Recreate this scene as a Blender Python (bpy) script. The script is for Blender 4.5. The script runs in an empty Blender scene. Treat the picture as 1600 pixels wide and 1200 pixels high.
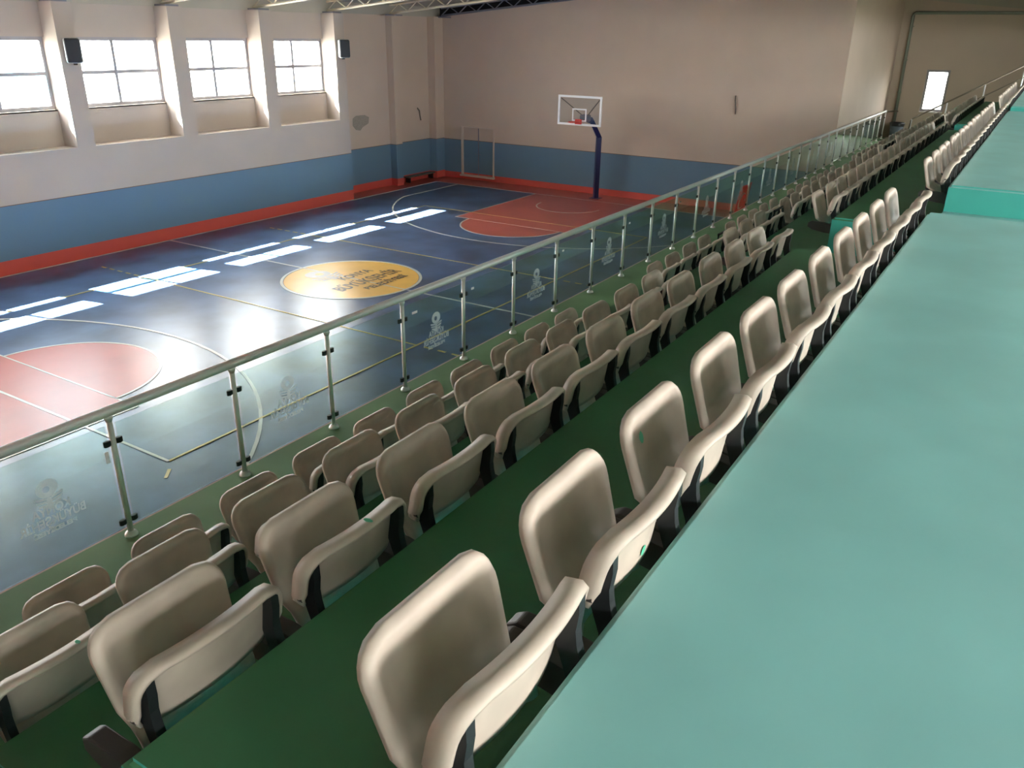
import bpy, bmesh, math, random
from mathutils import Vector, Matrix
random.seed(7)
sc = bpy.context.scene
COL = sc.collection

# ------------------------------------------------------------------ camera
# world: X along the court, Y towards the window wall, Z up, origin = court centre
CAM = Vector((-15.438, -14.482, 5.960))
YAW, PITCH, ROLL, FPX = 0.5508, 0.4059, 0.0162, 1268.65
def cam_axes():
    cy, sy, cp, sp = math.cos(YAW), math.sin(YAW), math.cos(PITCH), math.sin(PITCH)
    f = Vector((cy*cp, sy*cp, -sp)); r = Vector((sy, -cy, 0)); u = r.cross(f)
    cr, sr = math.cos(ROLL), math.sin(ROLL)
    return r*cr + u*sr, u*cr - r*sr, f
r_, u_, f_ = cam_axes()
cd = bpy.data.cameras.new('camera'); co = bpy.data.objects.new('camera', cd); COL.objects.link(co)
co.matrix_world = Matrix(((r_.x, u_.x, -f_.x, CAM.x), (r_.y, u_.y, -f_.y, CAM.y), (r_.z, u_.z, -f_.z, CAM.z), (0, 0, 0, 1)))
cd.sensor_width = 36; cd.lens = FPX/1600*36; cd.clip_start = 0.05; cd.clip_end = 200
sc.camera = co

# ------------------------------------------------------------------ sky, sun, exposure
SKY = 14.0
w = bpy.data.worlds.new('sky'); sc.world = w; w.use_nodes = True
bg = w.node_tree.nodes['Background']; bg.inputs[0].default_value = (1.0, 0.975, 0.95, 1); bg.inputs[1].default_value = SKY
sd = bpy.data.lights.new('sun', 'SUN'); sd.energy = 130; sd.angle = math.radians(0.6); sd.color = (1, 0.96, 0.88)
so = bpy.data.objects.new('sun', sd); COL.objects.link(so)
so.rotation_euler = Vector((0.165, -0.875, -1.0)).to_track_quat('-Z', 'Y').to_euler(); so.location = (0, 20, 20)
sc.view_settings.view_transform = 'Standard'; sc.view_settings.look = 'None'
sc.view_settings.exposure = 1.5; sc.view_settings.gamma = 1; sc.view_settings.use_curve_mapping = False
sc.cycles.max_bounces = 10; sc.cycles.diffuse_bounces = 7; sc.cycles.transparent_max_bounces = 24
sc.cycles.caustics_reflective = False; sc.cycles.caustics_refractive = False
def portal(loc, sx, sz, ydir):
    d = bpy.data.lights.new('window_portal', 'AREA'); d.shape = 'RECTANGLE'; d.size = sx; d.size_y = sz
    d.cycles.is_portal = True
    o = bpy.data.objects.new('window_portal', d); COL.objects.link(o); o.location = loc
    o.rotation_euler = Vector(ydir).to_track_quat('-Z', 'Z').to_euler()

# ------------------------------------------------------------------ materials
MATS = {}
def mat(name, col, rough=0.5, metal=0.0, noise=0.0, nscale=3.0, bump=0.0, bscale=60, spec=0.5, coat=0.0, rvar=0.0, detail=2.5):
    m = bpy.data.materials.new(name); m.use_nodes = True; nt = m.node_tree; b = nt.nodes['Principled BSDF']
    b.inputs['Base Color'].default_value = (*col, 1); b.inputs['Roughness'].default_value = rough
    b.inputs['Metallic'].default_value = metal; b.inputs['Specular IOR Level'].default_value = spec
    b.inputs['Coat Weight'].default_value = coat
    if noise or bump or rvar:
        tc = nt.nodes.new('ShaderNodeNewGeometry')
    if noise or rvar:
        n = nt.nodes.new('ShaderNodeTexNoise'); n.inputs['Scale'].default_value = nscale; n.inputs['Detail'].default_value = detail; n.inputs['Roughness'].default_value = .45
        nt.links.new(tc.outputs['Position'], n.inputs['Vector'])
    if noise:
        mx = nt.nodes.new('ShaderNodeMix'); mx.data_type = 'RGBA'
        mx.inputs[6].default_value = (*[c*(1-noise) for c in col], 1); mx.inputs[7].default_value = (*[min(1, c*(1+noise)) for c in col], 1)
        mr = nt.nodes.new('ShaderNodeMapRange'); mr.inputs[1].default_value = .2; mr.inputs[2].default_value = .8; mr.interpolation_type = 'SMOOTHSTEP'
        nt.links.new(n.outputs[0], mr.inputs[0]); nt.links.new(mr.outputs[0], mx.inputs[0]); nt.links.new(mx.outputs[2], b.inputs['Base Color'])
    if rvar:
        mr = nt.nodes.new('ShaderNodeMapRange'); mr.inputs[1].default_value = .2; mr.inputs[2].default_value = .8; mr.interpolation_type = 'SMOOTHSTEP'
        mr.inputs[3].default_value = max(.02, rough-rvar); mr.inputs[4].default_value = rough+rvar
        nt.links.new(n.outputs[0], mr.inputs[0]); nt.links.new(mr.outputs[0], b.inputs['Roughness'])
    if bump:
        n2 = nt.nodes.new('ShaderNodeTexNoise'); n2.inputs['Scale'].default_value = bscale; n2.inputs['Detail'].default_value = 3
        bp = nt.nodes.new('ShaderNodeBump'); bp.inputs['Strength'].default_value = bump; bp.inputs['Distance'].default_value = .02
        nt.links.new(tc.outputs['Position'], n2.inputs['Vector']); nt.links.new(n2.outputs[0], bp.inputs['Height']); nt.links.new(bp.outputs[0], b.inputs['Normal'])
    MATS[name] = m
    return m
def band_mat(name, zred, zblue, beige):
    """painted wall: red skirting band, blue dado, beige above with a fine dark dividing line"""
    m = mat(name, beige, .75, noise=.04, nscale=.7, bump=.15, bscale=40)
    nt = m.node_tree; b = nt.nodes['Principled BSDF']; src = b.inputs['Base Color'].links[0].from_socket
    g = nt.nodes.new('ShaderNodeNewGeometry'); s = nt.nodes.new('ShaderNodeSeparateXYZ'); nt.links.new(g.outputs['Position'], s.inputs[0])
    def step(z, below, above_sock):
        lt = nt.nodes.new('ShaderNodeMath'); lt.operation = 'LESS_THAN'; lt.inputs[1].default_value = z
        nt.links.new(s.outputs[2], lt.inputs[0])
        mx = nt.nodes.new('ShaderNodeMix'); mx.data_type = 'RGBA'; nt.links.new(lt.outputs[0], mx.inputs[0])
        nt.links.new(above_sock, mx.inputs[6]); mx.inputs[7].default_value = (*below, 1)
        return mx.outputs[2]
    o = step(zblue+.02, (.16, .09, .06), src)
    o = step(zblue, (.122, .212, .300), o)
    o = step(zred, (.60, .085, .062), o)
    nt.links.new(o, b.inputs['Base Color'])
    return m
def glass_mat(name, tint, fac_bias=0.0, rough=0.02):
    m = bpy.data.materials.new(name); m.use_nodes = True; nt = m.node_tree; nt.nodes.remove(nt.nodes['Principled BSDF'])
    tr = nt.nodes.new('ShaderNodeBsdfTransparent'); tr.inputs[0].default_value = (*tint, 1)
    gl = nt.nodes.new('ShaderNodeBsdfGlossy'); gl.inputs['Roughness'].default_value = rough
    lw = nt.nodes.new('ShaderNodeLayerWeight'); lw.inputs[0].default_value = .5
    pw = nt.nodes.new('ShaderNodeMath'); pw.operation = 'POWER'; pw.inputs[1].default_value = 4.0; nt.links.new(lw.outputs['Facing'], pw.inputs[0])
    ad = nt.nodes.new('ShaderNodeMath'); ad.operation = 'MULTIPLY_ADD'; ad.inputs[1].default_value = .8; ad.inputs[2].default_value = .03 + fac_bias; nt.links.new(pw.outputs[0], ad.inputs[0])
    mx = nt.nodes.new('ShaderNodeMixShader'); nt.links.new(ad.outputs[0], mx.inputs[0]); nt.links.new(tr.outputs[0], mx.inputs[1]); nt.links.new(gl.outputs[0], mx.inputs[2])
    nt.links.new(mx.outputs[0], nt.nodes['Material Output'].inputs[0])
    return m
def frost_mat(name, col):
    m = bpy.data.materials.new(name); m.use_nodes = True; nt = m.node_tree; nt.nodes.remove(nt.nodes['Principled BSDF'])
    tl = nt.nodes.new('ShaderNodeBsdfTranslucent'); tl.inputs[0].default_value = (*col, 1)
    nt.links.new(tl.outputs[0], nt.nodes['Material Output'].inputs[0])
    return m
BEIGE = (.54, .43, .345)
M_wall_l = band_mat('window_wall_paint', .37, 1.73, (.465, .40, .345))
M_wall_r = band_mat('recess_wall_paint', .30, 1.68, BEIGE)
M_wall_e = band_mat('end_wall_paint', .26, 1.66, BEIGE)
M_beige = mat('beige_paint', BEIGE, .75, noise=.04, nscale=.7, bump=.12, bscale=40)
M_ceil = mat('ceiling_sheet', (.42, .39, .32), .7, noise=.05, nscale=1)
M_truss = mat('cream_steel', (.62, .56, .42), .45)
M_dark = mat('painted_void_dark', (.012, .012, .015), .9)  # near-black colour standing in for unlit space
M_court = mat('blue_epoxy', (.050, .090, .180), .29, noise=.55, nscale=.9, bump=.06, bscale=1.6, spec=.42, detail=5)
M_redf = mat('red_epoxy', (.42, .090, .066), .33, noise=.08, nscale=1.2, bump=.05, bscale=2.0, spec=.35)
M_yel = mat('yellow_epoxy', (.74, .43, .09), .28, noise=.06, nscale=2, spec=.4)
M_line = mat('white_line', (.55, .55, .50), .3)
M_yline = mat('yellow_line', (.52, .40, .10), .3)
M_print = mat('black_print', (.10, .06, .03), .35)
M_emb = mat('grey_print', (.42, .36, .30), .35)
M_green = mat('green_floor_paint', (.052, .185, .085), .50, noise=.16, nscale=1.6, bump=.05, bscale=25)
M_green2 = mat('walkway_green_paint', (.185, .31, .165), .65, noise=.12, nscale=1.6, bump=.05, bscale=25, spec=.15)
M_teal = mat('teal_floor_paint', (.215, .455, .45), .38, noise=.10, nscale=2.2, bump=.03, bscale=12, spec=.6)
M_riser = mat('teal_riser_paint', (.06, .40, .34), .5, noise=.06, nscale=3)
M_seat = mat('cream_plastic', (.51, .42, .35), .45, noise=.12, nscale=9, spec=.30)
M_black = mat('black_steel', (.012, .014, .016), .45)
M_brown = mat('dark_bracket_plastic', (.045, .036, .034), .45)
M_spot = mat('green_paint_spot', (.10, .48, .30), .5)
M_rail = mat('silver_painted_metal', (.92, .91, .92), .45, metal=.25)
M_post = mat('white_painted_post', (.88, .87, .85), .40, metal=.45)
M_glass = glass_mat('railing_glass', (.86, .93, .915), .03)
M_pane = glass_mat('window_glass', (.95, .97, .97))
M_film = frost_mat('frosted_film', (.85, .88, .9))
M_blue_film = glass_mat('blue_tinted_glass', (.62, .86, .97))
M_frost = mat('frosted_decal', (.62, .66, .66), .6)
_nt = M_frost.node_tree; _nt.nodes.remove(_nt.nodes['Principled BSDF'])
_df = _nt.nodes.new('ShaderNodeBsdfDiffuse'); _df.inputs[0].default_value = (.8, .8, .8, 1); _tl = _nt.nodes.new('ShaderNodeBsdfTranslucent'); _tl.inputs[0].default_value = (.8, .8, .8, 1)
_tp = _nt.nodes.new('ShaderNodeBsdfTransparent'); _m1 = _nt.nodes.new('ShaderNodeMixShader'); _m2 = _nt.nodes.new('ShaderNodeMixShader'); _m2.inputs[0].default_value = .55
_nt.links.new(_df.outputs[0], _m1.inputs[1]); _nt.links.new(_tl.outputs[0], _m1.inputs[2]); _nt.links.new(_tp.outputs[0], _m2.inputs[1]); _nt.links.new(_m1.outputs[0], _m2.inputs[2]); _nt.links.new(_m2.outputs[0], _nt.nodes['Material Output'].inputs[0])
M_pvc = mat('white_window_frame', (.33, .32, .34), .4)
M_spk = mat('black_speaker_grille', (.02, .024, .03), .6)
M_spk2 = mat('grey_speaker_case', (.42, .43, .43), .5)
M_pole = mat('navy_enamel', (.012, .018, .10), .35)
M_white = mat('white_enamel', (.80, .80, .80), .4)
M_rim = mat('red_enamel', (.55, .03, .02), .4)
M_grey = mat('grey_steel', (.20, .20, .24), .4, metal=.3)
M_clear = glass_mat('clear_acrylic', (.93, .94, .94), .05)
M_pipe = mat('galvanised_pipe', (.25, .27, .22), .5, metal=.3)
M_inox = mat('brushed_stainless', (.27, .22, .17), .35, metal=.6)
M_bin = mat('grey_bin_plastic', (.11, .14, .17), .5)
M_binbag = mat('black_bin_liner', (.012, .012, .014), .4)
def cloth_mat(name, col):
    m = mat(name, col, .8); nt = m.node_tree; b = nt.nodes['Principled BSDF']
    tl = nt.nodes.new('ShaderNodeBsdfTranslucent'); tl.inputs[0].default_value = (*col, 1); mx = nt.nodes.new('ShaderNodeMixShader'); mx.inputs[0].default_value = .6
    nt.links.new(b.outputs[0], mx.inputs[1]); nt.links.new(tl.outputs[0], mx.inputs[2]); nt.links.new(mx.outputs[0], nt.nodes['Material Output'].inputs[0])
    return m
M_flag = cloth_mat('red_cloth', (.85, .02, .07))
M_cloth_w = cloth_mat('white_cloth', (.85, .82, .80))
M_wood = mat('weathered_bench_wood', (.13, .10, .075), .6, noise=.2, nscale=8)
M_door_f = mat('cream_door_frame', (.60, .50, .42), .5)
M_patch = mat('bare_plaster', (.30, .26, .21), .9, noise=.1, nscale=20)
M_scar = mat('cable_grey', (.10, .085, .07), .7)

# ------------------------------------------------------------------ mesh helpers
def obj(name, bm, m, parent=None, smooth=False, loc=None):
    me = bpy.data.meshes.new(name)
    bmesh.ops.recalc_face_normals(bm, faces=bm.faces[:]); bm.to_mesh(me); bm.free()
    if smooth:
        for p in me.polygons: p.use_smooth = True
    for mm in (m if isinstance(m, (list, tuple)) else [m]): me.materials.append(mm)
    o = bpy.data.objects.new(name, me); COL.objects.link(o)
    if loc: o.location = loc
    if parent: o.parent = parent
    return o
def tag(o, label, cat=None, group=None, kind=None):
    o['label'] = label
    if cat: o['category'] = cat
    if group: o['group'] = group
    if kind: o['kind'] = kind
    return o
def thing(name, label, cat, loc=(0, 0, 0), group=None, kind=None):
    o = bpy.data.objects.new(name, None); COL.objects.link(o); o.location = loc; o.empty_display_size = .1
    return tag(o, label, cat, group, kind)
def B(): return bmesh.new()
def box(bm, x0, x1, y0, y1, z0, z1, mi=0):
    v = [bm.verts.new(p) for p in ((x0, y0, z0), (x1, y0, z0), (x1, y1, z0), (x0, y1, z0), (x0, y0, z1), (x1, y0, z1), (x1, y1, z1), (x0, y1, z1))]
    for f in ((0, 3, 2, 1), (4, 5, 6, 7), (0, 1, 5, 4), (1, 2, 6, 5), (2, 3, 7, 6), (3, 0, 4, 7)):
        fc = bm.faces.new([v[i] for i in f]); fc.material_index = mi
    return v
def bevel(bm, w, seg=2):
    bmesh.ops.bevel(bm, geom=bm.edges[:], offset=w, segments=seg, affect='EDGES', profile=.5)
def tube(bm, pts, r, n=10, cap=True):
    pts = [Vector(p) for p in pts]; rings = []
    for i, p in enumerate(pts):
        a = (pts[min(i+1, len(pts)-1)] - pts[max(i-1, 0)]).normalized()
        ref = Vector((0, 0, 1)) if abs(a.z) < .9 else Vector((1, 0, 0))
        s = a.cross(ref).normalized(); t = s.cross(a)
        rr = r[i] if isinstance(r, (list, tuple)) else r
        rings.append([bm.verts.new(p + (s*math.cos(2*math.pi*k/n) + t*math.sin(2*math.pi*k/n))*rr) for k in range(n)])
    for q in range(len(rings)-1):
        for k in range(n):
            bm.faces.new((rings[q][k], rings[q][(k+1) % n], rings[q+1][(k+1) % n], rings[q+1][k]))
    if cap:
        bm.faces.new(rings[0]); bm.faces.new(rings[-1])
def prism(bm, poly, z0, z1):
    """horizontal polygon (x,y) extruded in z"""
    a = [bm.verts.new((x, y, z0)) for x, y in poly]; b = [bm.verts.new((x, y, z1)) for x, y in poly]
    bm.faces.new(a[::-1]); bm.faces.new(b); n = len(poly)
    for i in range(n): bm.faces.new((a[i], a[(i+1) % n], b[(i+1) % n], b[i]))
def strip(bm, path, wd, z0, z1, closed=False):
    """line of width wd painted along a path"""
    L = []; Rr = []; n = len(path)
    for i, (x, y) in enumerate(path):
        if closed: a, b = path[(i-1) % n], path[(i+1) % n]
        else: a, b = path[max(i-1, 0)], path[min(i+1, n-1)]
        dx, dy = b[0]-a[0], b[1]-a[1]; l = math.hypot(dx, dy) or 1; nx, ny = -dy/l*wd/2, dx/l*wd/2
        L.append((bm.verts.new((x+nx, y+ny, z0)), bm.verts.new((x+nx, y+ny, z1)))); Rr.append((bm.verts.new((x-nx, y-ny, z0)), bm.verts.new((x-nx, y-ny, z1))))
    for i in range(n if closed else n-1):
        j = (i+1) % n
        bm.faces.new((L[i][1], L[j][1], Rr[j][1], Rr[i][1])); bm.faces.new((L[i][0], L[i][1], L[j][1], L[j][0])); bm.faces.new((Rr[i][0], Rr[j][0], Rr[j][1], Rr[i][1]))
def arc(cx, cy, r, a0, a1, n=40):
    return [(cx + r*math.cos(math.radians(a0+(a1-a0)*i/n)), cy + r*math.sin(math.radians(a0+(a1-a0)*i/n))) for i in range(n+1)]
def text_mesh(body, size, depth=.0, bold=0.0):
    c = bpy.data.curves.new('lettering', 'FONT'); c.body = body; c.size = size; c.align_x = 'CENTER'; c.extrude = depth; c.offset = bold
    o = bpy.data.objects.new('lettering', c); COL.objects.link(o)
    bpy.context.view_layer.update()
    me = bpy.data.meshes.new_from_object(o.evaluated_get(bpy.context.evaluated_depsgraph_get()))
    bpy.data.objects.remove(o); bpy.data.curves.remove(c)
    return me
def text_obj(body, size, m, parent, mw, wid=None, depth=.001, bold=0.0):
    me = text_mesh(body, size, depth, bold); me.materials.clear(); me.materials.append(m); me.name = 'lettering'
    if wid:
        xs = [v.co.x for v in me.vertices]; k = wid/(max(xs)-min(xs))
        for v in me.vertices: v.co.x *= k
    o = bpy.data.objects.new('lettering', me); COL.objects.link(o); o.parent = parent; o.matrix_local = mw
    return o

# ------------------------------------------------------------------ the hall
XN, XE, XF = -21.0, 15.05, 25.0          # near end, court end wall, far end of the stand
YB = -18.5                               # wall behind the stand
def roof_z(y): return 6.60 + .095*(8.1-y) if y > -5.5 else 6.60 + .095*13.6 - .095*(-5.5-y)

bm = B(); box(bm, XN, XE, -10.6, 9.4, -.3, 0)
floor = tag(obj('floor', bm, M_court), 'glossy mottled blue sports hall floor with court markings', 'floor', kind='structure')
def paint(name, bm, m, label=None):
    o = obj(name, bm, m, floor)
    if label: o['label'] = label
    return o
# red surround
bm = B()
for x0, x1, y0, y1 in ((XN, XE, 7.43, 9.3), (13.65, XE, -10, 7.43), (XN, -13.65, -10, 7.43), (-13.65, 13.65, -10, -7.43)): box(bm, x0, x1, y0, y1, -.01, .004)
paint('red_surround', bm, M_redf, 'red painted run-off around the blue court')
for s in (1, -1):
    bm = B(); prism(bm, [(s*8.05, -2.4), (s*8.05, 2.4), (s*13.65, 2.4), (s*13.65, -2.4)][::s], -.01, .006)
    prism(bm, arc(s*8.05, 0, 1.8, 90, 270) if s > 0 else arc(s*8.05, 0, 1.8, -90, 90), -.01, .006)
    paint('key_area', bm, M_redf, 'red painted key with rounded free throw end')
bm = B(); prism(bm, arc(0, 0, 1.75, 0, 354, 59), -.01, .006); paint('centre_disc', bm, M_yel, 'yellow centre disc')
LZ = .010
def wline(path, wd=.05, m=M_line, closed=False, name='court_line', z=LZ):
    b = B(); strip(b, path, wd, -.005, z, closed); paint(name, b, m)
wline([(0, -7.43), (0, 7.43)])
wline(arc(0, 0, 1.8, 0, 354, 59), .07, closed=True, name='centre_circle')
wline([(-13.65, -7.43), (13.65, -7.43), (13.65, 7.43), (-13.65, 7.43)], .06, closed=True, name='court_boundary')
for s in (1, -1):
    wline([(s*13.65, 2.4), (s*8.05, 2.4), (s*8.05, -2.4), (s*13.65, -2.4)], .05)
    wline(arc(s*8.05, 0, 1.8, 90, 270) if s > 0 else arc(s*8.05, 0, 1.8, -90, 90), .05)
    t = math.degrees(math.asin(6.3/6.65)); a = arc(s*12.1, 0, 6.65, 180-t if s > 0 else t, 180+t if s > 0 else -t)
    wline([(s*13.65, a[0][1])] + a + [(s*13.65, a[-1][1])], .06, name='three_point_line')
    wline(arc(s*12.1, 0, 1.25, 90, 270) if s > 0 else arc(s*12.1, 0, 1.25, -90, 90), .05)
    wline([(s*9, -4.5), (s*9, 4.5)], .05, M_yline if s > 0 else M_line, name='volleyball_line', z=.011)
    wline([(-9, s*4.5), (9, s*4.5)], .045, M_yline, name='volleyball_line', z=.011)
    wline([(s*3, -4.5), (s*3, 4.5)], .035, M_yline, name='volleyball_line', z=.011)
    for q in (1, -1):
        for k in range(5): wline([(s*3, q*(4.7+.35*k)), (s*3, q*(4.9+.35*k))], .05, M_yline, name='volleyball_dash', z=.011)
wline([(-9.35, -4.9), (-9.15, -4.72)], .05, M_yline, name='volleyball_dash', z=.011)
def emblem(bm, cx, cy, s, put):
    """double-winged round emblem: arched crown with an eye, two wings, tail"""
    def poly(pts):
        vs = [bm.verts.new(put(cx + x*s, cy + y*s)) for x, y in pts]
        f = bm.faces.new(vs); return f
    n = 18
    for i in range(n):      # ring
        a0, a1 = 2*math.pi*i/n, 2*math.pi*(i+1)/n
        poly([(.34*math.cos(a0), .20+.30*math.sin(a0)), (.34*math.cos(a1), .20+.30*math.sin(a1)), (.11*math.cos(a1)+.03, .17+.11*math.sin(a1)), (.11*math.cos(a0)+.03, .17+.11*math.sin(a0))])
    for q in (-1, 1):       # feathered wings and tail
        for k in range(3):
            poly([(q*.08, -.10-.11*k), (q*(.46-.05*k), -.02-.13*k), (q*(.44-.05*k), -.10-.13*k), (q*.08, -.17-.11*k)])
        poly([(0, -.10), (q*.07, -.12), (q*.10, -.46), (0, -.52)])
b = B(); emblem(b, -.25, .78, 1.05, lambda x, y: (x, y, .012)); paint('centre_emblem', b, M_emb, 'grey emblem printed on the yellow disc')
for body, y, size, wid, x in (('KONYA', .02, .42, 1.15, .30), ('BÜYÜKŞEHİR', -.62, .55, 2.35, .12), ('BELEDİYESİ', -1.05, .30, 1.55, .25)):
    text_obj(body, size, M_print, floor, Matrix.Translation((x, y, .0125)), wid, .0, .012)

bm = B(); box(bm, -160, 180, -160, 170, -.6, -.35); tag(obj('ground', bm, mat('outdoor_ground', (.11, .105, .095), .9, noise=.1, nscale=.5)), 'grey paved ground outside the hall', 'ground', kind='structure')
# ---- window wall (left)
bm = B()
box(bm, XN, 8.40, 7.5, 8.3, -.3, 2.98)
rec = [(7.90-3.41*i-2.88, 7.90-3.41*i) for i in range(8)]
edges = [8.40] + [e for a, b_ in rec for e in (b_, a)] + [XN]
for i in range(0, len(edges), 2): box(bm, edges[i+1], edges[i], 7.5, 8.3, 2.98, 6.58)
for a, b_ in rec:
    box(bm, a, b_, 8.10, 8.3, 2.98, 3.93); box(bm, a, b_, 8.10, 8.3, 5.74, 6.58)
wall_left = tag(obj('wall_left', bm, M_wall_l), 'long beige window wall with blue dado and red base beside court', 'wall', kind='structure')
bm = B()
box(bm, 8.40, XE+.3, 8.38, 8.43, -.3, 6.62)
box(bm, 11.75, 12.15, 8.05, 8.40, -.05, 6.62)
box(bm, 8.39, 8.42, 8.28, 8.43, -.3, 6.62)
wall_left2 = tag(obj('wall_left_recess', bm, M_wall_r), 'set-back beige wall with pilaster between windows and corner', 'wall', kind='structure')
bm = B(); box(bm, 14.45, XE+.1, 8.0, 8.39, -.05, 6.62); tag(obj('wall_corner_pilaster', bm, M_wall_r), 'narrow beige pilaster filling the corner beside the double door', 'pilaster', kind='structure')
# bare plaster patch, cable stub
bm = B(); P_ = [(9.55, 2.86), (9.75, 2.95), (10.25, 2.95), (10.5, 2.85), (10.45, 2.62), (10.1, 2.5), (9.95, 2.38), (9.7, 2.42), (9.52, 2.6)]
a = [bm.verts.new((x, 8.382, z)) for x, z in P_]; c = [bm.verts.new((x, 8.372, z)) for x, z in P_]; bm.faces.new(c)
for i in range(len(P_)): bm.faces.new((a[i], a[(i+1) % 9], c[(i+1) % 9], c[i]))
obj('plaster_patch', bm, M_patch, wall_left2)['label'] = 'bare grey plaster patch'
bm = B(); tube(bm, [(13.62, 8.37, 3.02), (13.72, 8.33, 2.9), (13.78, 8.36, 2.72), (13.80, 8.33, 2.5)], .025, 6); obj('cable_stub', bm, M_scar, wall_left2)

# ---- end wall with double door
bm = B()
ye, yd0, yd1, zd0, zd1 = 8.6, 5.35, 7.05, .18, 2.26
def wall_x(bm, x0, x1, y0, y1, z0, topf):
    v = [bm.verts.new(p) for p in ((x0, y0, z0), (x0, y1, z0), (x0, y1, topf(y1)), (x0, y0, topf(y0)), (x1, y0, z0), (x1, y1, z0), (x1, y1, topf(y1)), (x1, y0, topf(y0)))]
    for f in ((0, 1, 2, 3), (4, 7, 6, 5), (0, 4, 5, 1), (1, 5, 6, 2), (2, 6, 7, 3), (3, 7, 4, 0)): bm.faces.new([v[i] for i in f])
wt = lambda y: roof_z(y) + .02
wall_x(bm, XE, XE+.3, yd1, ye, -.3, wt); wall_x(bm, XE, XE+.3, -5.5, yd0, -.3, wt); wall_x(bm, XE, XE+.3, -8.5, -5.5, -.3, wt)
wall_x(bm, XE, XE+.3, yd0, yd1, zd1, wt); box(bm, XE, XE+.3, yd0, yd1, -.3, zd0)
wall_end = tag(obj('wall_end', bm, M_wall_e), 'tall beige end wall with blue dado behind the basketball hoop', 'wall', kind='structure')
bm = B(); tube(bm, [(XE-.02, -5.0, 4.08), (XE-.05, -5.02, 3.9), (XE-.03, -5.06, 3.65), (XE-.05, -5.07, 3.45)], .022, 6); obj('cable_stub', bm, M_scar, wall_end)
door = thing('door_1', 'double door painted beige over blue in the far end wall', 'door', (XE, (yd0+yd1)/2, zd0), kind='structure')
for s in (-1, 1):
    bm = B(); w0, w1 = (.004, .80) if s > 0 else (-.80, -.004); box(bm, .06, .11, w0, w1, .02, zd1-zd0-.05); bevel(bm, .006, 1)
    lf = obj('door_leaf', bm, M_wall_e, door)
    bm = B(); tube(bm, [(.05, s*.07, .92), (.02, s*.07, .92), (.02, s*.16, .92)], .010, 6); obj('handle', bm, M_grey, lf)
for y0, y1, z0, z1 in ((-.87, -.80, 0, zd1-zd0), (.80, .87, 0, zd1-zd0), (-.80, .80, zd1-zd0-.05, zd1-zd0)):
    bm = B(); box(bm, -.03, .13, y0, y1, z0, z1); obj('door_frame', bm, M_door_f, door)
bm = B(); box(bm, -.12, .13, -.90, .90, -.06, .02); bevel(bm, .01, 1); obj('threshold', bm, M_door_f, door)
bm = B(); box(bm, .045, .06, -.02, .02, .02, zd1-zd0-.05); obj('meeting_stile', bm, M_grey, door)
bm = B(); box(bm, .11, .15, -.80, .80, .0, zd1-zd0-.01); obj('light_leak_backing', bm, M_dark, door)  # unseen dark sheet added to stop daylight leaking between the leaves

# ---- walls round the stand
bm = B(); box(bm, XE+.002, XF, -8.62, -8.40, -.3, 7.95); tag(obj('wall_side', bm, M_beige), 'beige side wall running behind the far part of the glass railing', 'wall', kind='structure')
# far wall with its small window
wy0, wy1, wz0, wz1 = -10.86, -9.96, 3.22, 4.88
bm = B()
wall_x(bm, XF, XF+.25, YB, wy0, -.3, wt); wall_x(bm, XF, XF+.25, wy1, -8.40, -.3, wt); wall_x(bm, XF, XF+.25, wy0, wy1, wz1, wt); box(bm, XF, XF+.25, wy0, wy1, -.3, wz0)
wall_far = tag(obj('wall_far', bm, M_beige), 'beige far wall of the stand with a small bright window', 'wall', kind='structure')
bm = B(); wall_x(bm, XN-.3, XN, YB, -5.5, -.3, wt); wall_x(bm, XN-.3, XN, -5.5, 8.6, -.3, wt); tag(obj('wall_near', bm, M_beige), 'beige wall behind the photographer at the near end', 'wall', kind='structure')
bm = B(); bw = []
x = XN + .6
while x + 3.0 < 18.0: bw.append((x, x+2.9)); x += 3.41  # unseen windows, added to bring daylight onto the stand
bw.append((x, x+1.2))  # narrower extra opening, added to brighten the far wall
box(bm, XN, XF, YB-.25, YB, -.3, 5.55); box(bm, XN, XF, YB-.25, YB, 6.55, 7.0)
prev = XN
for a, b_ in bw: box(bm, prev, a, YB-.25, YB, 5.55, 6.55); prev = b_
box(bm, prev, XF, YB-.25, YB, 5.55, 6.55)
tag(obj('wall_right', bm, M_beige), 'beige wall with added high windows behind the top of the stand', 'wall', kind='structure')

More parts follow.
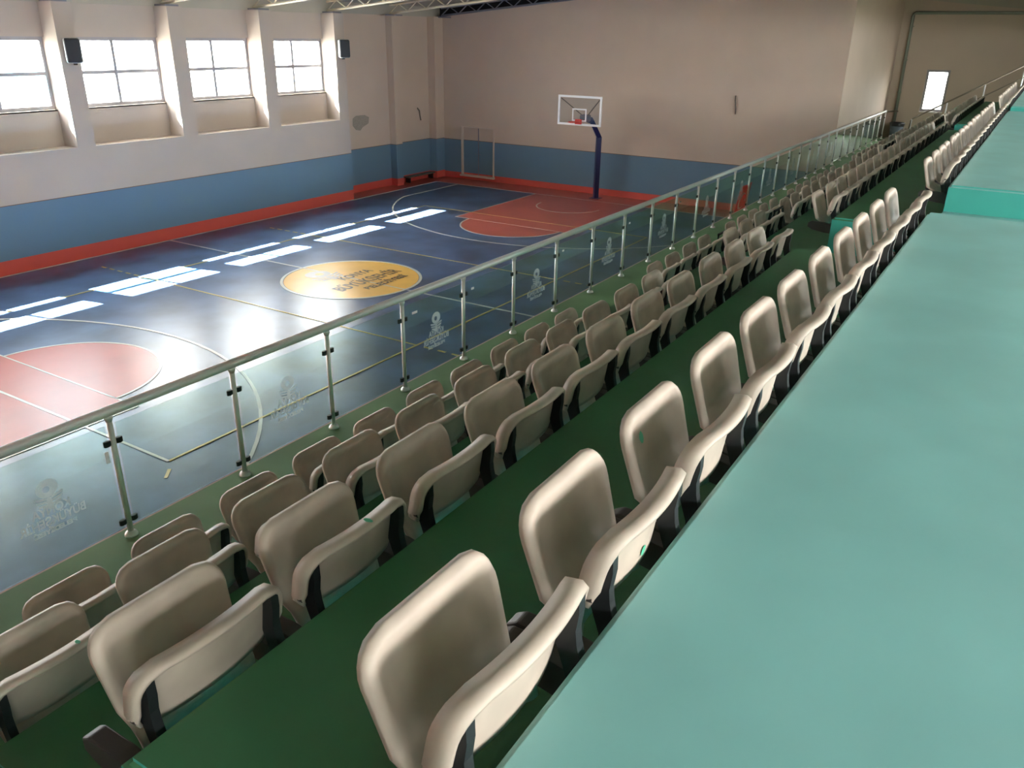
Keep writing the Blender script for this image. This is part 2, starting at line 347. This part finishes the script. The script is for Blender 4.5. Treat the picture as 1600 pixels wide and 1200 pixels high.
# ---- windows
def window(i, label, x0, x1, y, z0, z1, nx=2, zbar=.5, film=None, axis='x'):
    W = thing('window_%d' % i, label, 'window', ((x0+x1)/2, y, z0) if axis == 'x' else (y, (x0+x1)/2, z0), kind='structure')
    wd, h = x1-x0, z1-z0; hw = wd/2
    def pb(name, a0, a1, b0, b1, m, d0=-.03, d1=.03, par=W):
        bm = B()
        if axis == 'x': box(bm, a0, a1, d0, d1, b0, b1)
        else: box(bm, d0, d1, a0, a1, b0, b1)
        return obj(name, bm, m, par)
    f = .095
    pb('frame', -hw, hw, 0, f, M_pvc); pb('frame', -hw, hw, h-f, h, M_pvc); pb('frame', -hw, -hw+f, f, h-f, M_pvc); pb('frame', hw-f, hw, f, h-f, M_pvc)
    pb('sill', -hw, hw, -.04, -.005, M_white, -.12, -.0)
    bars = [-hw+f + (wd-2*f)*k/nx for k in range(nx+1)]
    for k in range(1, nx): pb('mullion', bars[k]-.045, bars[k]+.045, f, h-f, M_pvc)
    zs = [f, h*zbar, h-f] if zbar else [f, h-f]
    if zbar: pb('transom', -hw+f, hw-f, h*zbar-.045, h*zbar+.045, M_pvc, -.032, .032)
    for k in range(nx):
        for q in range(len(zs)-1):
            p = pb('pane', bars[k]+(.03 if k else 0), bars[k+1]-(.03 if k < nx-1 else 0), zs[q]+(.03 if q else 0), zs[q+1]-(.03 if zbar and q == 0 else 0), M_pane, -.004, .004)
            if film:      # strip of film stuck on the outside
                lo, hi = (.40, h*zbar-.03) if q == 0 else (h*zbar+.03, h*zbar+.12)
                pb('film', bars[k]+(.03 if k else 0), bars[k+1]-(.03 if k < nx-1 else 0), lo, hi, film, .006, .008, p)
    return W
ordn = ['nearest the corner', 'second from the corner', 'third from the corner, beside the loudspeaker', 'fourth from the corner, cut by the picture edge', 'fifth from the corner', 'sixth from the corner', 'seventh from the corner', 'eighth from the corner']
for i, (a, b_) in enumerate(rec):
    window(i+1, 'white four-pane window in the long wall, ' + ordn[i], a, b_, 8.22, 3.93, 5.74, film=(M_blue_film if i == 3 else M_film))
    portal(((a+b_)/2, 8.32, 4.83), 2.88, 1.81, (0, -1, 0))
window(9, 'small bright single-pane window in the far wall above the bin', wy0, wy1, XF+.08, wz0, wz1, nx=1, zbar=0, axis='y')
portal((XF+.27, (wy0+wy1)/2, (wz0+wz1)/2), 1.66, .9, (-1, 0, 0))
for i, (a, b_) in enumerate(bw):
    window(10+i, 'unseen window added for daylight behind the stand, number %d from the near end' % (i+1), a, b_, YB-.1, 5.55, 6.55, nx=2, zbar=0)
    portal(((a+b_)/2, YB-.27, 6.05), 2.9, 1.0, (0, 1, 0))

# ---- ceiling and roof trusses
bm = B()
for (y0, y1) in ((8.8, -5.5), (-5.5, YB-.3)):
    v = [bm.verts.new(p) for p in ((XN-.4, y0, roof_z(y0)+.42), (XF+.4, y0, roof_z(y0)+.42), (XF+.4, y1, roof_z(y1)+.42), (XN-.4, y1, roof_z(y1)+.42))]
    u2 = [bm.verts.new(q.co + Vector((0, 0, .15))) for q in v]
    bm.faces.new(v[::-1]); bm.faces.new(u2)
    for k in range(4): bm.faces.new((v[k], v[(k+1) % 4], u2[(k+1) % 4], u2[k]))
ceiling = tag(obj('ceiling', bm, M_ceil), 'sloping cream sheet ceiling over the sports hall', 'ceiling', kind='structure')
# closing strips between wall heads and ceiling
bm = B(); box(bm, XN, 8.40, 8.05, 8.5, 6.57, 7.1); box(bm, 8.40, XE+.3, 8.36, 8.7, 6.61, 7.1); tag(obj('trim_1', bm, M_ceil), 'cream fascia between the window wall head and ceiling', 'fascia', kind='structure')
bm = B(); wall_x(bm, XE+.30, XE+.42, -5.5, 8.7, 6.2, lambda y: roof_z(y)+.5); wall_x(bm, XE+.30, XE+.42, -8.45, -5.5, 6.2, lambda y: roof_z(y)+.5)  # sheet whose black colour paints the darkness of the open truss gap
tag(obj('trim_2', bm, M_dark), 'added black board painting the dark gap behind the end truss', 'fascia', kind='structure')
bm = B(); box(bm, XN, XF, YB-.25, YB, 7.0, 7.3); tag(obj('trim_3', bm, M_ceil), 'cream fascia between the added high windows and ceiling', 'fascia', kind='structure')
bm = B(); wall_x(bm, XF+.01, XF+.2, YB, -8.4, 6.6, lambda y: roof_z(y)+.5); wall_x(bm, XN-.3, XN-.1, YB, -5.5, 6.6, lambda y: roof_z(y)+.5); wall_x(bm, XN-.3, XN-.1, -5.5, 8.7, 6.6, lambda y: roof_z(y)+.5)
box(bm, XE+.1, XF+.2, -8.61, -8.45, 7.6, 8.6)
tag(obj('trim_4', bm, M_ceil), 'cream fascia closing the gable ends under the ceiling', 'fascia', kind='structure')
def truss(x, label, m=M_truss):
    T = thing('roof_truss', label, 'truss', (x, 0, 0), 'steel roof trusses')
    ys = [8.0 - .9*k for k in range(16)]
    bm = B(); tube(bm, [(0, 8.0, roof_z(8.0)+.05), (0, -5.5, roof_z(-5.5)+.05), (0, YB+.05, roof_z(YB+.05)+.05)], .045, 6); obj('bottom_chord', bm, m, T)
    bm = B(); tube(bm, [(0, 8.0, roof_z(8.0)+.35), (0, -5.5, roof_z(-5.5)+.35), (0, YB+.05, roof_z(YB+.05)+.35)], .045, 6); obj('top_chord', bm, m, T)
    y = 8.0; k = 0
    while y > YB + .5:
        bm = B(); tube(bm, [(0, y, roof_z(y)+.05), (0, y-.45, roof_z(y-.45)+.35)], .022, 5); tube(bm, [(0, y-.45, roof_z(y-.45)+.35), (0, y-.9, roof_z(y-.9)+.05)], .022, 5)
        obj('web', bm, m, T); y -= .9
    bm = B(); box(bm, -.22, .22, 7.55, 8.05, 6.58, 6.63); obj('base_plate', bm, M_grey, T)
    return T
piers = [11.6, 8.16, 4.77, 1.32, -2.08, -5.5]
pl = ['third bay from the end wall', 'fourth bay', 'fifth bay', 'sixth bay', 'seventh bay', 'eighth bay']
pn = ['set-back wall pilaster', 'pier at the end of the windows', 'pier between the first and second windows', 'pier between the second and third windows', 'pier beside the near loudspeaker', 'pier left of the picture edge']
for x, q in zip(piers, pn): truss(x, 'cream steel roof truss bearing on the ' + q)
truss(XE-.08, 'grey steel truss along the head of the end wall', M_grey)

# ------------------------------------------------------------------ the stand (all sizes in metres)
K = 1.1
def TY(y): return CAM.y + K*y
def TZ(z): return CAM.z + K*z
def TX(x): return CAM.x + K*x
E = {4: (TY(.51), TZ(-1.057)), 3: (TY(1.355), TZ(-1.42)), 2: (TY(2.125), TZ(-1.87)), 1: (TY(2.88), TZ(-2.325)), 0: (TY(3.65), TZ(-2.78))}
ZW = 2.04
blocks = [(TX(.645), TX(6.18)), (TX(7.50), TX(16.75)), (TX(18.05), TX(25.75))]
aisles = [(XN, blocks[0][0]), (blocks[0][1], blocks[1][0]), (blocks[1][1], blocks[2][0]), (blocks[2][1], TX(27.3))]
bm = B(); box(bm, XN, XF, E[0][0]-.05, -8.62, ZW-.25, ZW); bevel(bm, .01, 1)
tag(obj('floor_walkway', bm, M_green2), 'green painted walkway along the foot of the stand inside the railing', 'walkway', kind='structure')
bm = B(); box(bm, XN, XF, -8.72, -8.58, -.3, ZW-.02); tag(obj('wall_stand_front', bm, M_beige), 'plain wall below the walkway edge facing the court', 'wall', kind='structure')
bname = ['nearest block', 'middle block', 'far block']
tn = {4: 'wide teal ledge above the seats', 3: 'dark green tier carrying the row beside the teal ledge', 2: 'dark green tier carrying the third row from the railing', 1: 'dark green tier carrying the second row from the railing', 0: 'dark green tier carrying the row nearest the railing'}
for bi, (x0, x1) in enumerate(blocks):
    for t in range(5):
        y1, z1 = E[t]; y0 = E[t+1][0] if t < 4 else YB
        zb = (E[t-1][1] if t else ZW) - .12
        bm = B(); box(bm, x0, x1, y0-(.02 if t < 4 else 0), y1, zb, z1)
        bmesh.ops.bevel(bm, geom=[e for e in bm.edges if all(v.co.z > z1-.01 for v in e.verts)], offset=.02, segments=3, affect='EDGES')
        for f in bm.faces: f.material_index = 0 if f.normal.z > .2 else 1
        o = obj('tribune_tier', bm, [M_teal if t == 4 else M_green, M_riser])
        for p in o.data.polygons: p.material_index = 0 if p.normal.z > .2 else 1
        tag(o, tn[t] + ', ' + bname[bi], 'tier', kind='structure')
an = ['near aisle stair left of the nearest block', 'aisle stair between nearest and middle blocks', 'aisle stair between middle and far blocks', 'aisle stair at the far end of the stand']
for ai, (x0, x1) in enumerate(aisles):
    A = thing('aisle_stair', 'green concrete ' + an[ai], 'stair', (x0, 0, 0), kind='structure')
    for t in range(5):
        y1, z1 = E[t]; y0 = E[t+1][0] if t < 4 else YB; zl = E[t-1][1] if t else ZW
        if t == 0: zl = ZW + .42
        zm = (zl+z1)/2; ym = (y0+y1)/2 if t < 4 else y1-.9
        if t == 4 and ai == 1: ym = y1-2.2
        for ya, yb, zz in ((ym, y1, zl+(z1-zl)*.30 if t < 4 else zm-.03), (y0, ym, zl+(z1-zl)*.42 if t < 4 else z1)):
            bm = B(); box(bm, .004, x1-x0-.004, ya, yb, zm-.5, zz); o = obj('stair_step', bm, [M_green if t < 4 else M_teal, M_riser], A)
            for p in o.data.polygons: p.material_index = 0 if p.normal.z > .5 else 1
bm = B(); box(bm, XN, aisles[3][1], E[0][0]-.06, E[0][0]+.36, ZW-.05, ZW+.42)
tag(obj('step_ledge', bm, M_green2), 'green ledge at the foot of the lowest seat tier', 'ledge', kind='structure')
bm = B(); box(bm, aisles[3][1], XF, YB, E[0][0], ZW-.25, ZW); tag(obj('floor_landing', bm, M_green2), 'green landing beyond the end of the stand', 'landing', kind='structure')

# ------------------------------------------------------------------ stadium seats
def shell(name_fn, nu, nv, thick, closed_bottom=True):
    """grid surface with thickness; name_fn(u,v)->Vector, thick along +y"""
    bm = B(); F = []; R_ = []
    for j in range(nv+1):
        F.append([bm.verts.new(name_fn(-1+2*i/nu, j/nv)) for i in range(nu+1)])
        R_.append([bm.verts.new(name_fn(-1+2*i/nu, j/nv) + Vector((0, thick, 0))) for i in range(nu+1)])
    for j in range(nv):
        for i in range(nu):
            bm.faces.new((F[j][i], F[j][i+1], F[j+1][i+1], F[j+1][i])); bm.faces.new((R_[j][i], R_[j+1][i], R_[j+1][i+1], R_[j][i+1]))
    for i in range(nu):
        bm.faces.new((F[0][i], R_[0][i], R_[0][i+1], F[0][i+1])); bm.faces.new((F[nv][i], F[nv][i+1], R_[nv][i+1], R_[nv][i]))
    for j in range(nv):
        bm.faces.new((F[j][0], F[j+1][0], R_[j+1][0], R_[j][0])); bm.faces.new((F[j][nu], R_[j][nu], R_[j+1][nu], F[j+1][nu]))
    return bm
def sstep(a, b_, x):
    t = min(1, max(0, (x-a)/(b_-a))); return t*t*(3-2*t)
PZ0, PZ1 = -.155, .172
def pan_pt(u, v):
    z = PZ0 + (PZ1-PZ0)*(1-(1-v)**1.3)
    hw = .185 + .030*(z-PZ0)/(PZ1-PZ0); r = .085
    dz = PZ1 - z
    xl = hw if dz > r else hw - r + math.sqrt(max(0, r*r-(r-dz)**2))
    uu = math.copysign(1-(1-abs(u))**1.35, u)
    x = uu*xl
    d = min(xl-abs(x) if dz > .004 else 0, dz)
    y = .150 + .095*(z-PZ0)/(PZ1-PZ0)
    y += .030*sstep(.0, .085, d) - .012            # dished face, raised rim towards the backrest
    y += .020*(1-sstep(0, .016, d))                # rolled outer edge
    cr = PZ0 + .085 + .020*(1-u*u)
    if z < cr: y -= .050*sstep(0, .035, cr-z)      # crease near the hinge
    return Vector((x, y, z))
BZ0, BZ1 = -.030, .168
def back_pt(u, v):
    z = BZ0 + (BZ1-BZ0)*v
    hw = .232; r = .070; dz = BZ1 - z
    xl = hw if dz > r else hw - r + math.sqrt(max(0, r*r-(r-dz)**2))
    if z < .03: xl -= .05*((.03-z)/.06)**2
    x = u*xl
    y = .088 - .050*(1-(x/hw)**2)*(1-.45*v) - .042*v
    z2 = z - .012*(1-(1-(x/hw)**2))*(1-v)
    return Vector((x, y, z2))
def up(bm_list): pass
def make_seat():
    T = thing('stadium_seat', 'x', 'seat', (0, 0, 0), 'cream tip-up seats of the stand')
    obj('seat_pan', shell(pan_pt, 16, 14, .014), M_seat, T, True)
    bk = obj('backrest', shell(back_pt, 16, 9, .012), M_seat, T, True)
    # flange running up both sides and along the top, turned towards the back
    path = [(-1, .12+.88*(i/9)**.7) for i in range(9)] + [(-1+2*i/12, 1.0) for i in range(13)] + [(1, .12+.88*((8-i)/9)**.7) for i in range(9)]
    bm = B(); prof = []
    for u, v in path:
        p = back_pt(u, v); inn = Vector((p.x*.955, p.y, p.z-.008*(v**3)))
        d = .040*min(1, .35+.65*(v-.1)/.3)
        prof.append([bm.verts.new(q) for q in (p + Vector((0, .014, 0)), p + Vector((p.x*.02, -d*.6, .004*v)), p + Vector((0, -d, -.004)), inn + Vector((0, -d, -.004)), inn + Vector((0, .010, -.003)))])
    for a, c in zip(prof[:-1], prof[1:]):
        for k in range(5): bm.faces.new((a[k], a[(k+1) % 5], c[(k+1) % 5], c[k]))
    bm.faces.new(prof[0]); bm.faces.new(prof[-1][::-1]); obj('rim', bm, M_seat, bk, True)
    for s in (-1, 1):
        bm = B()
        sec = [(.040, .140), (.012, .146), (.010, .090), (.016, .045), (.012, .01), (.0, -.04), (.0, -.20), (.030, -.20), (.034, -.08), (.062, .0), (.058, .06)]
        a = [bm.verts.new((s*.196-.013, y, z)) for y, z in sec]; c = [bm.verts.new((s*.196+.013, y, z)) for y, z in sec]
        bm.faces.new(a); bm.faces.new(c[::-1])
        for i in range(len(sec)): bm.faces.new((a[i], c[i], c[(i+1) % len(sec)], a[(i+1) % len(sec)]))
        obj('back_bracket', bm, M_black, T)
        bm = B(); sec = [(.0, -.19), (.0, -.105), (.10, -.092), (.215, -.088), (.245, -.105), (.245, -.145), (.20, -.168), (.08, -.185)]
        a = [bm.verts.new((s*.243-.027, y, z)) for y, z in sec]; c = [bm.verts.new((s*.243+.027, y, z)) for y, z in sec]
        bm.faces.new(a); bm.faces.new(c[::-1])
        for i in range(len(sec)): bm.faces.new((a[i], c[i], c[(i+1) % len(sec)], a[(i+1) % len(sec)]))
        bevel(bm, .006, 2); obj('hinge_arm', bm, M_brown, T)
        bm = B(); tube(bm, [(s*.229, .045, .022), (s*.229, .060, .022)], .008, 6)
        obj('screw', bm, M_brown, bk)
    return T
proto = make_seat()
def copy_tree(o, parent=None):
    c = o.copy(); COL.objects.link(c); c.parent = parent
    for ch in list(o.children): copy_tree(ch, c)
    return c
def nth(n):
    return '%d%s' % (n, 'th' if 10 <= n % 100 <= 20 else {1: 'st', 2: 'nd', 3: 'rd'}.get(n % 10, 'th'))
rowname = {0: 'row nearest the railing', 1: 'second row from the railing', 2: 'third row from the railing', 3: 'row beside the teal ledge'}
first = True; seats = {}
PIT = .5*K
nseat = (11, 18, 15)
bare = {(0, 1, 4), (0, 1, 10), (1, 1, 3)}
for t in range(4):
    ey, ez = E[t+1]
    for bi, (x0, x1) in enumerate(blocks):
        for k in range(nseat[bi]):
            x = (TX(.925) if bi == 0 else x0 + (x1-x0-nseat[bi]*PIT)/2 + PIT*.5) + k*PIT
            if (t, bi, k) in bare:
                F = thing('seat_frame', 'black bare hoop of missing seat, %s, %s past first aisle' % (rowname[t], nth(k+1)), 'bracket', (x, ey, ez))
                bm = B(); tube(bm, [(-.22, 0, -.12), (-.22, .12, -.10), (-.21, .16, .02), (-.18, .17, .13), (.18, .17, .13), (.21, .16, .02), (.22, .12, -.10), (.22, 0, -.12)], .016, 8); obj('hoop', bm, M_black, F, True)
                bm = B(); box(bm, -.25, .25, 0, .02, -.16, -.08); obj('wall_plate', bm, M_black, F)
                continue
            o = proto if first else copy_tree(proto); first = False
            o.location = (x, ey, ez); o.rotation_euler = (0, 0, random.uniform(-.012, .012))
            o['label'] = 'cream tip-up seat, %s, %s from left in %s' % (rowname[t], nth(k+1), bname[bi])
            seats[(t, bi, k)] = o
            # slight differences in how far each seat is folded
            pan = [c for c in o.children if c.name.startswith('seat_pan')][0]
            pan.rotation_euler = (random.uniform(-.05, .03), 0, 0)
def spot(key, part, fn, u, v, r):
    par = [c for c in seats[key].children if c.name.startswith(part)][0]
    bm = B(); vs = []
    for i in range(12):
        a = 2*math.pi*i/12; p = fn(u + r/.22*math.cos(a)*random.uniform(.85, 1.1), min(1, v + r/.19*math.sin(a)*random.uniform(.8, 1.1))); vs.append(bm.verts.new(p + Vector((0, -.0035, .001))))
    c = bm.verts.new(fn(u, v) + Vector((0, -.0035, .001)))
    for i in range(12): bm.faces.new((c, vs[i], vs[(i+1) % 12]))
    obj('paint_spot', bm, M_spot, par)['label'] = 'splash of green paint'
def rim_pt(u, v):
    p = back_pt(u*.69, 1.0); return Vector((p.x, p.y - .010 - .19*(v-.5), p.z + .0055))
spot((2, 0, 1), 'backrest', rim_pt, .25, .5, .019); spot((1, 0, 0), 'backrest', rim_pt, .50, .5, .014)
spot((3, 0, 2), 'seat_pan', pan_pt, -.35, .62, .012); spot((3, 0, 1), 'backrest', back_pt, .1, .2, .015); spot((3, 0, 5), 'seat_pan', pan_pt, -.8, .55, .01)

# ------------------------------------------------------------------ glass railing
YR, X0, SP, ZT = -8.745, -12.1884, 1.2184, 3.185
RL = thing('glass_railing', 'silver handrail on white posts with clear glass panels along the walkway', 'railing', (X0, YR, ZW))
first_i, last_i = -4, 30
xa, xb = SP*first_i, SP*last_i
bm = B(); tube(bm, [(xa, 0, ZT-ZW), (xb, 0, ZT-ZW), (xb+.03, 0, ZT-ZW)], .042, 12); obj('handrail', bm, M_rail, RL, True)
bm = B(); tube(bm, [(xb, -.0, ZT-ZW), (xb+.25, -.02, ZT-ZW-.02), (xb+.55, -.4, ZT-ZW-.02)], .03, 8); obj('handrail_return', bm, M_inox, RL, True)
pm = fm = cm = km = None
def share(o_mesh, name, parent, loc=(0, 0, 0)):
    o = bpy.data.objects.new(name, o_mesh); COL.objects.link(o); o.parent = parent; o.location = loc; return o
bm = B(); tube(bm, [(0, 0, 0), (0, 0, 1.10)], .024, 12); tube(bm, [(0, 0, 1.06), (0, 0, 1.09), (0, 0, 1.11)], [.024, .034, .034], 12)
pobj = obj('post', bm, M_post, RL, True); pmesh = pobj.data; bpy.data.objects.remove(pobj)
bm = B(); tube(bm, [(0, 0, 0), (0, 0, .012), (0, 0, .03), (0, 0, .045)], [.055, .055, .045, .026], 16); po = obj('base_flange', bm, M_post, RL, True); fmesh = po.data; bpy.data.objects.remove(po)
bm = B(); prism(bm, [(.022+.03+.032*math.cos(a*math.pi/6), .02*math.sin(a*math.pi/6)) for a in range(12)], -.024, .024); bevel(bm, .004, 1)
po = obj('glass_clamp', bm, M_black, RL); cmesh = po.data; bpy.data.objects.remove(po)
glow, ghigh = .10, 1.035
bm = B(); box(bm, .045, SP-.045, -.005, .005, glow, ghigh); po = obj('glass_panel', bm, M_glass, RL); gmesh = po.data; bpy.data.objects.remove(po)
em = B(); emblem(em, 0, 0, .25, lambda x, y: (-x, 0, y)); po = obj('emblem', em, M_frost, RL); emesh = po.data; bpy.data.objects.remove(po)
tms = []
for body, size, wid in (('KONYA', .10, .30), ('BÜYÜKŞEHİR', .10, .52), ('BELEDİYESİ', .05, .34)):
    me = text_mesh(body, size, 0, .003); me.materials.clear(); me.materials.append(M_frost); xs = [v.co.x for v in me.vertices]; k = wid/(max(xs)-min(xs))
    for v in me.vertices: x, y = v.co.x*k, v.co.y; v.co = (-x, 0, y)
    me.name = 'lettering'; tms.append(me)
for i in range(first_i, last_i+1):
    p = share(pmesh, 'post', RL, (SP*i, 0, 0)); share(fmesh, 'base_flange', p)
    for s in (-1, 1):
        for z in (.15, .88):
            c = share(cmesh, 'glass_clamp', p, (0, 0, z)); c.rotation_euler = (0, 0, 0 if s > 0 else math.pi)
    if i < last_i:
        g = share(gmesh, 'glass_panel', RL, (SP*i, 0, 0))
        if i % 2:
            share(emesh, 'emblem', g, (SP*.53, .0065, .68))
            for me, z in zip(tms, (.515, .425, .36)): share(me, 'lettering', g, (SP*.53, .0065, z))
        if i in (0, 3, 4, 6, 8, 10):
            bm = B(); box(bm, .17, .23 if i % 2 == 0 else .27, -.007, -.0055, .90, .93) if i > 0 else box(bm, -.09, -.06, -.009, -.0055, .72, .82); obj('sticker', bm, M_cloth_w, g)

# flag tied outside the glass
FL = thing('flag', 'small red flag with white crescent and star hung outside the railing glass', 'flag', (4.75, YR+.055, 2.1))
def flag_pt(u, v):   # u along width, v up
    x = -.65 + .9*u + .40*v; return Vector((x, .012*math.sin(6*u+2*v), .0 + .56*v))
bm = B(); F = [[bm.verts.new(flag_pt(i/10, j/8)) for i in range(11)] for j in range(9)]
R2 = [[bm.verts.new(flag_pt(i/10, j/8) + Vector((0, .004, 0))) for i in range(11)] for j in range(9)]
for j in range(8):
    for i in range(10): bm.faces.new((F[j][i], F[j][i+1], F[j+1][i+1], F[j+1][i])); bm.faces.new((R2[j][i], R2[j+1][i], R2[j+1][i+1], R2[j][i+1]))
for j in range(8): bm.faces.new((F[j][0], F[j+1][0], R2[j+1][0], R2[j][0])); bm.faces.new((F[j][10], R2[j][10], R2[j+1][10], F[j+1][10]))
for i in range(10): bm.faces.new((F[0][i], R2[0][i], R2[0][i+1], F[0][i+1])); bm.faces.new((F[8][i], F[8][i+1], R2[8][i+1], R2[8][i]))
obj('cloth', bm, M_flag, FL, True)
bm = B(); n = 20; ou = []; inn = []
for i in range(n+1):
    a = math.radians(40 + 280*i/n); ou.append((.40+.36*math.cos(a)*.62, .36+.34*math.sin(a)*1.0)); b2 = math.radians(58 + 244*i/n); inn.append((.45+.28*math.cos(b2)*.62, .36+.27*math.sin(b2)))
def fv(p): return bm.verts.new(flag_pt(*p) + Vector((0, -.003, 0)))
ov = [fv(p) for p in ou]; iv = [fv(p) for p in inn]
for i in range(n): bm.faces.new((ov[i], ov[i+1], iv[i+1], iv[i]))
obj('crescent', bm, M_cloth_w, FL)
bm = B(); st = [fv((.66 + (.085 if i % 2 == 0 else .034)*math.cos(math.pi*i/5)*.62, .36 + (.085 if i % 2 == 0 else .034)*math.sin(math.pi*i/5))) for i in range(10)]; ctr = fv((.66, .36))
for i in range(10): bm.faces.new((ctr, st[i], st[(i+1) % 10]))
obj('star', bm, M_cloth_w, FL)

# ------------------------------------------------------------------ basketball hoop
H = thing('basketball_hoop', 'basketball hoop with clear white-edged backboard on bent navy pole', 'basketball hoop', (12.69, 0.06, 0))
# local: x towards end wall, board at x=0
px = 1.55
bm = B(); pole = [(px, -.10, 0), (px, -.10, 2.36), (px-.62, -.05, 3.02), (.52, -.02, 3.10)]
tube(bm, pole, [.125, .125, .125, .105], 4); obj('pole', bm, M_pole, H)
bm = B(); box(bm, px-.2, px+.2, -.3, .1, 0, .02); obj('base_plate', bm, M_pole, H)
bm = B(); box(bm, .0, .02, -.84, .84, 2.95, 3.90); brd = obj('backboard', bm, M_clear, H)
bm = B()
for y0, y1, z0, z1 in ((-.90, .90, 2.90, 2.975), (-.90, .90, 3.875, 3.95), (-.90, -.825, 2.975, 3.875), (.825, .90, 2.975, 3.875)): box(bm, -.015, .035, y0, y1, z0, z1)
obj('board_frame', bm, M_white, brd)
bm = B()
for y0, y1, z0, z1 in ((-.295, .295, 3.05, 3.10), (-.295, .295, 3.45, 3.50), (-.295, -.245, 3.10, 3.45), (.245, .295, 3.10, 3.45)): box(bm, -.006, 0, y0, y1, z0, z1)
obj('target_square', bm, M_white, brd)
bm = B(); box(bm, .34, .66, -.17, .17, 3.0, 3.26); bevel(bm, .05, 2); obj('mount_head', bm, M_grey, H)
bm = B(); tube(bm, [(.40, 0, 3.06), (.02, 0, 3.06)], .035, 6); obj('board_arm', bm, M_grey, H)
for y, z in ((-.80, 3.84), (.80, 3.84)):
    bm = B(); tube(bm, [(.48, y*.10, 3.2), (.035, y, z)], .018, 6); obj('brace', bm, M_scar, H)
bm = B(); box(bm, -.12, .0, -.12, .12, 2.95, 3.13); bevel(bm, .015, 1); rp = obj('rim_plate', bm, M_rim, H)
bm = B(); pts = [(-.375+.225*math.cos(2*math.pi*i/28), .225*math.sin(2*math.pi*i/28), 3.05) for i in range(29)]; tube(bm, pts, .014, 8, False); obj('rim', bm, M_rim, H, True)

# ------------------------------------------------------------------ loudspeakers
def speaker(x, y, z, yaw, label):
    S = thing('wall_speaker', label, 'speaker', (x, y, z), 'wall loudspeakers'); S.rotation_euler = (0, 0, yaw)
    bm = B(); box(bm, -.20, .20, -.34, -.08, -.31, .31); bevel(bm, .06, 3); obj('cabinet', bm, M_spk2, S, True)
    bm = B(); box(bm, -.185, .185, -.37, -.22, -.295, .295); bevel(bm, .05, 3); obj('grille', bm, M_spk, S, True)
    bm = B(); box(bm, -.05, .05, -.10, .06, -.36, -.16); bevel(bm, .01, 1); tube(bm, [(0, -.05, -.3), (0, -.15, -.2)], .03, 6); obj('wall_bracket', bm, M_black, S)
speaker(-1.98, 7.46, 5.42, -.55, 'black loudspeaker on the pier between the two leftmost windows')
speaker(8.22, 7.46, 5.42, -.55, 'black loudspeaker on the pier right of the last window')

# ------------------------------------------------------------------ far end: bench, bin, pipe, handrail
BN = thing('low_bench', 'low dark wooden bench against the recessed wall by the corner', 'bench', (13.45, 8.22, 0))
bm = B(); box(bm, -.95, .95, -.16, .14, .22, .27); bevel(bm, .008, 1); obj('plank', bm, M_wood, BN)
for x in (-.8, .8):
    bm = B(); box(bm, x-.03, x+.03, -.13, .11, 0, .22); obj('leg', bm, M_black, BN)
BI = thing('waste_bin', 'grey waste bin with black liner below the small far window', 'bin', (24.45, -9.27, ZW))
bm = B(); tube(bm, [(0, 0, 0), (0, 0, .03), (0, 0, .66)], [.20, .22, .29], 20); obj('body', bm, M_bin, BI, True)
bm = B(); tube(bm, [(0, 0, .56), (0, 0, .70), (0, 0, .71)], [.288, .315, .29], 20, False); obj('liner', bm, M_binbag, BI, True)
PP = thing('wall_pipe', 'grey pipe rising up the far wall and turning right above the window', 'pipe', (XF-.06, -9.02, ZW))
bm = B(); tube(bm, [(0, -.04, 0), (0, 0, 4.90), (0, -.02, 4.97), (0, -.08, 5.02), (0, -8.5, 5.02)], .065, 10); obj('pipe', bm, M_pipe, PP, True)
for z in (.6, 1.9, 3.2, 4.5):
    bm = B(); box(bm, -.055, .06, -.10, .06, z-.02, z+.02); obj('clip', bm, M_pipe, PP)
SX = 14.55
HR = thing('stair_handrail', 'brushed steel double handrail climbing the stair at the far end', 'handrail', (SX, 0, 0))
a, b_ = Vector((0, -10.95, 3.665)), Vector((0, -13.70, 5.335)); d = (b_-a)
bm = B(); tube(bm, [a + Vector((0, .02, -.35)), a + Vector((0, .01, -.04)), a + d*.015, b_ + d*.6], .026, 8); obj('top_rail', bm, M_inox, HR, True)
bm = B(); tube(bm, [a + d*.02 + Vector((0, 0, -.36)), b_ + d*.6 + Vector((0, 0, -.36))], .02, 8); obj('lower_rail', bm, M_inox, HR, True)
for tt in (0.005, .34, .68, 1.02, 1.36):
    p = a + d*tt; zb = 2.5
    for t in range(5):
        if p.y < E[t][0] + .02: zb = E[t][1]
    if tt > .9: zb = min(zb, E[4][1])
    bm = B(); tube(bm, [(0, p.y, max(ZW, zb-.4)), (0, p.y, p.z)], .02, 8); obj('post', bm, M_post, HR, True)
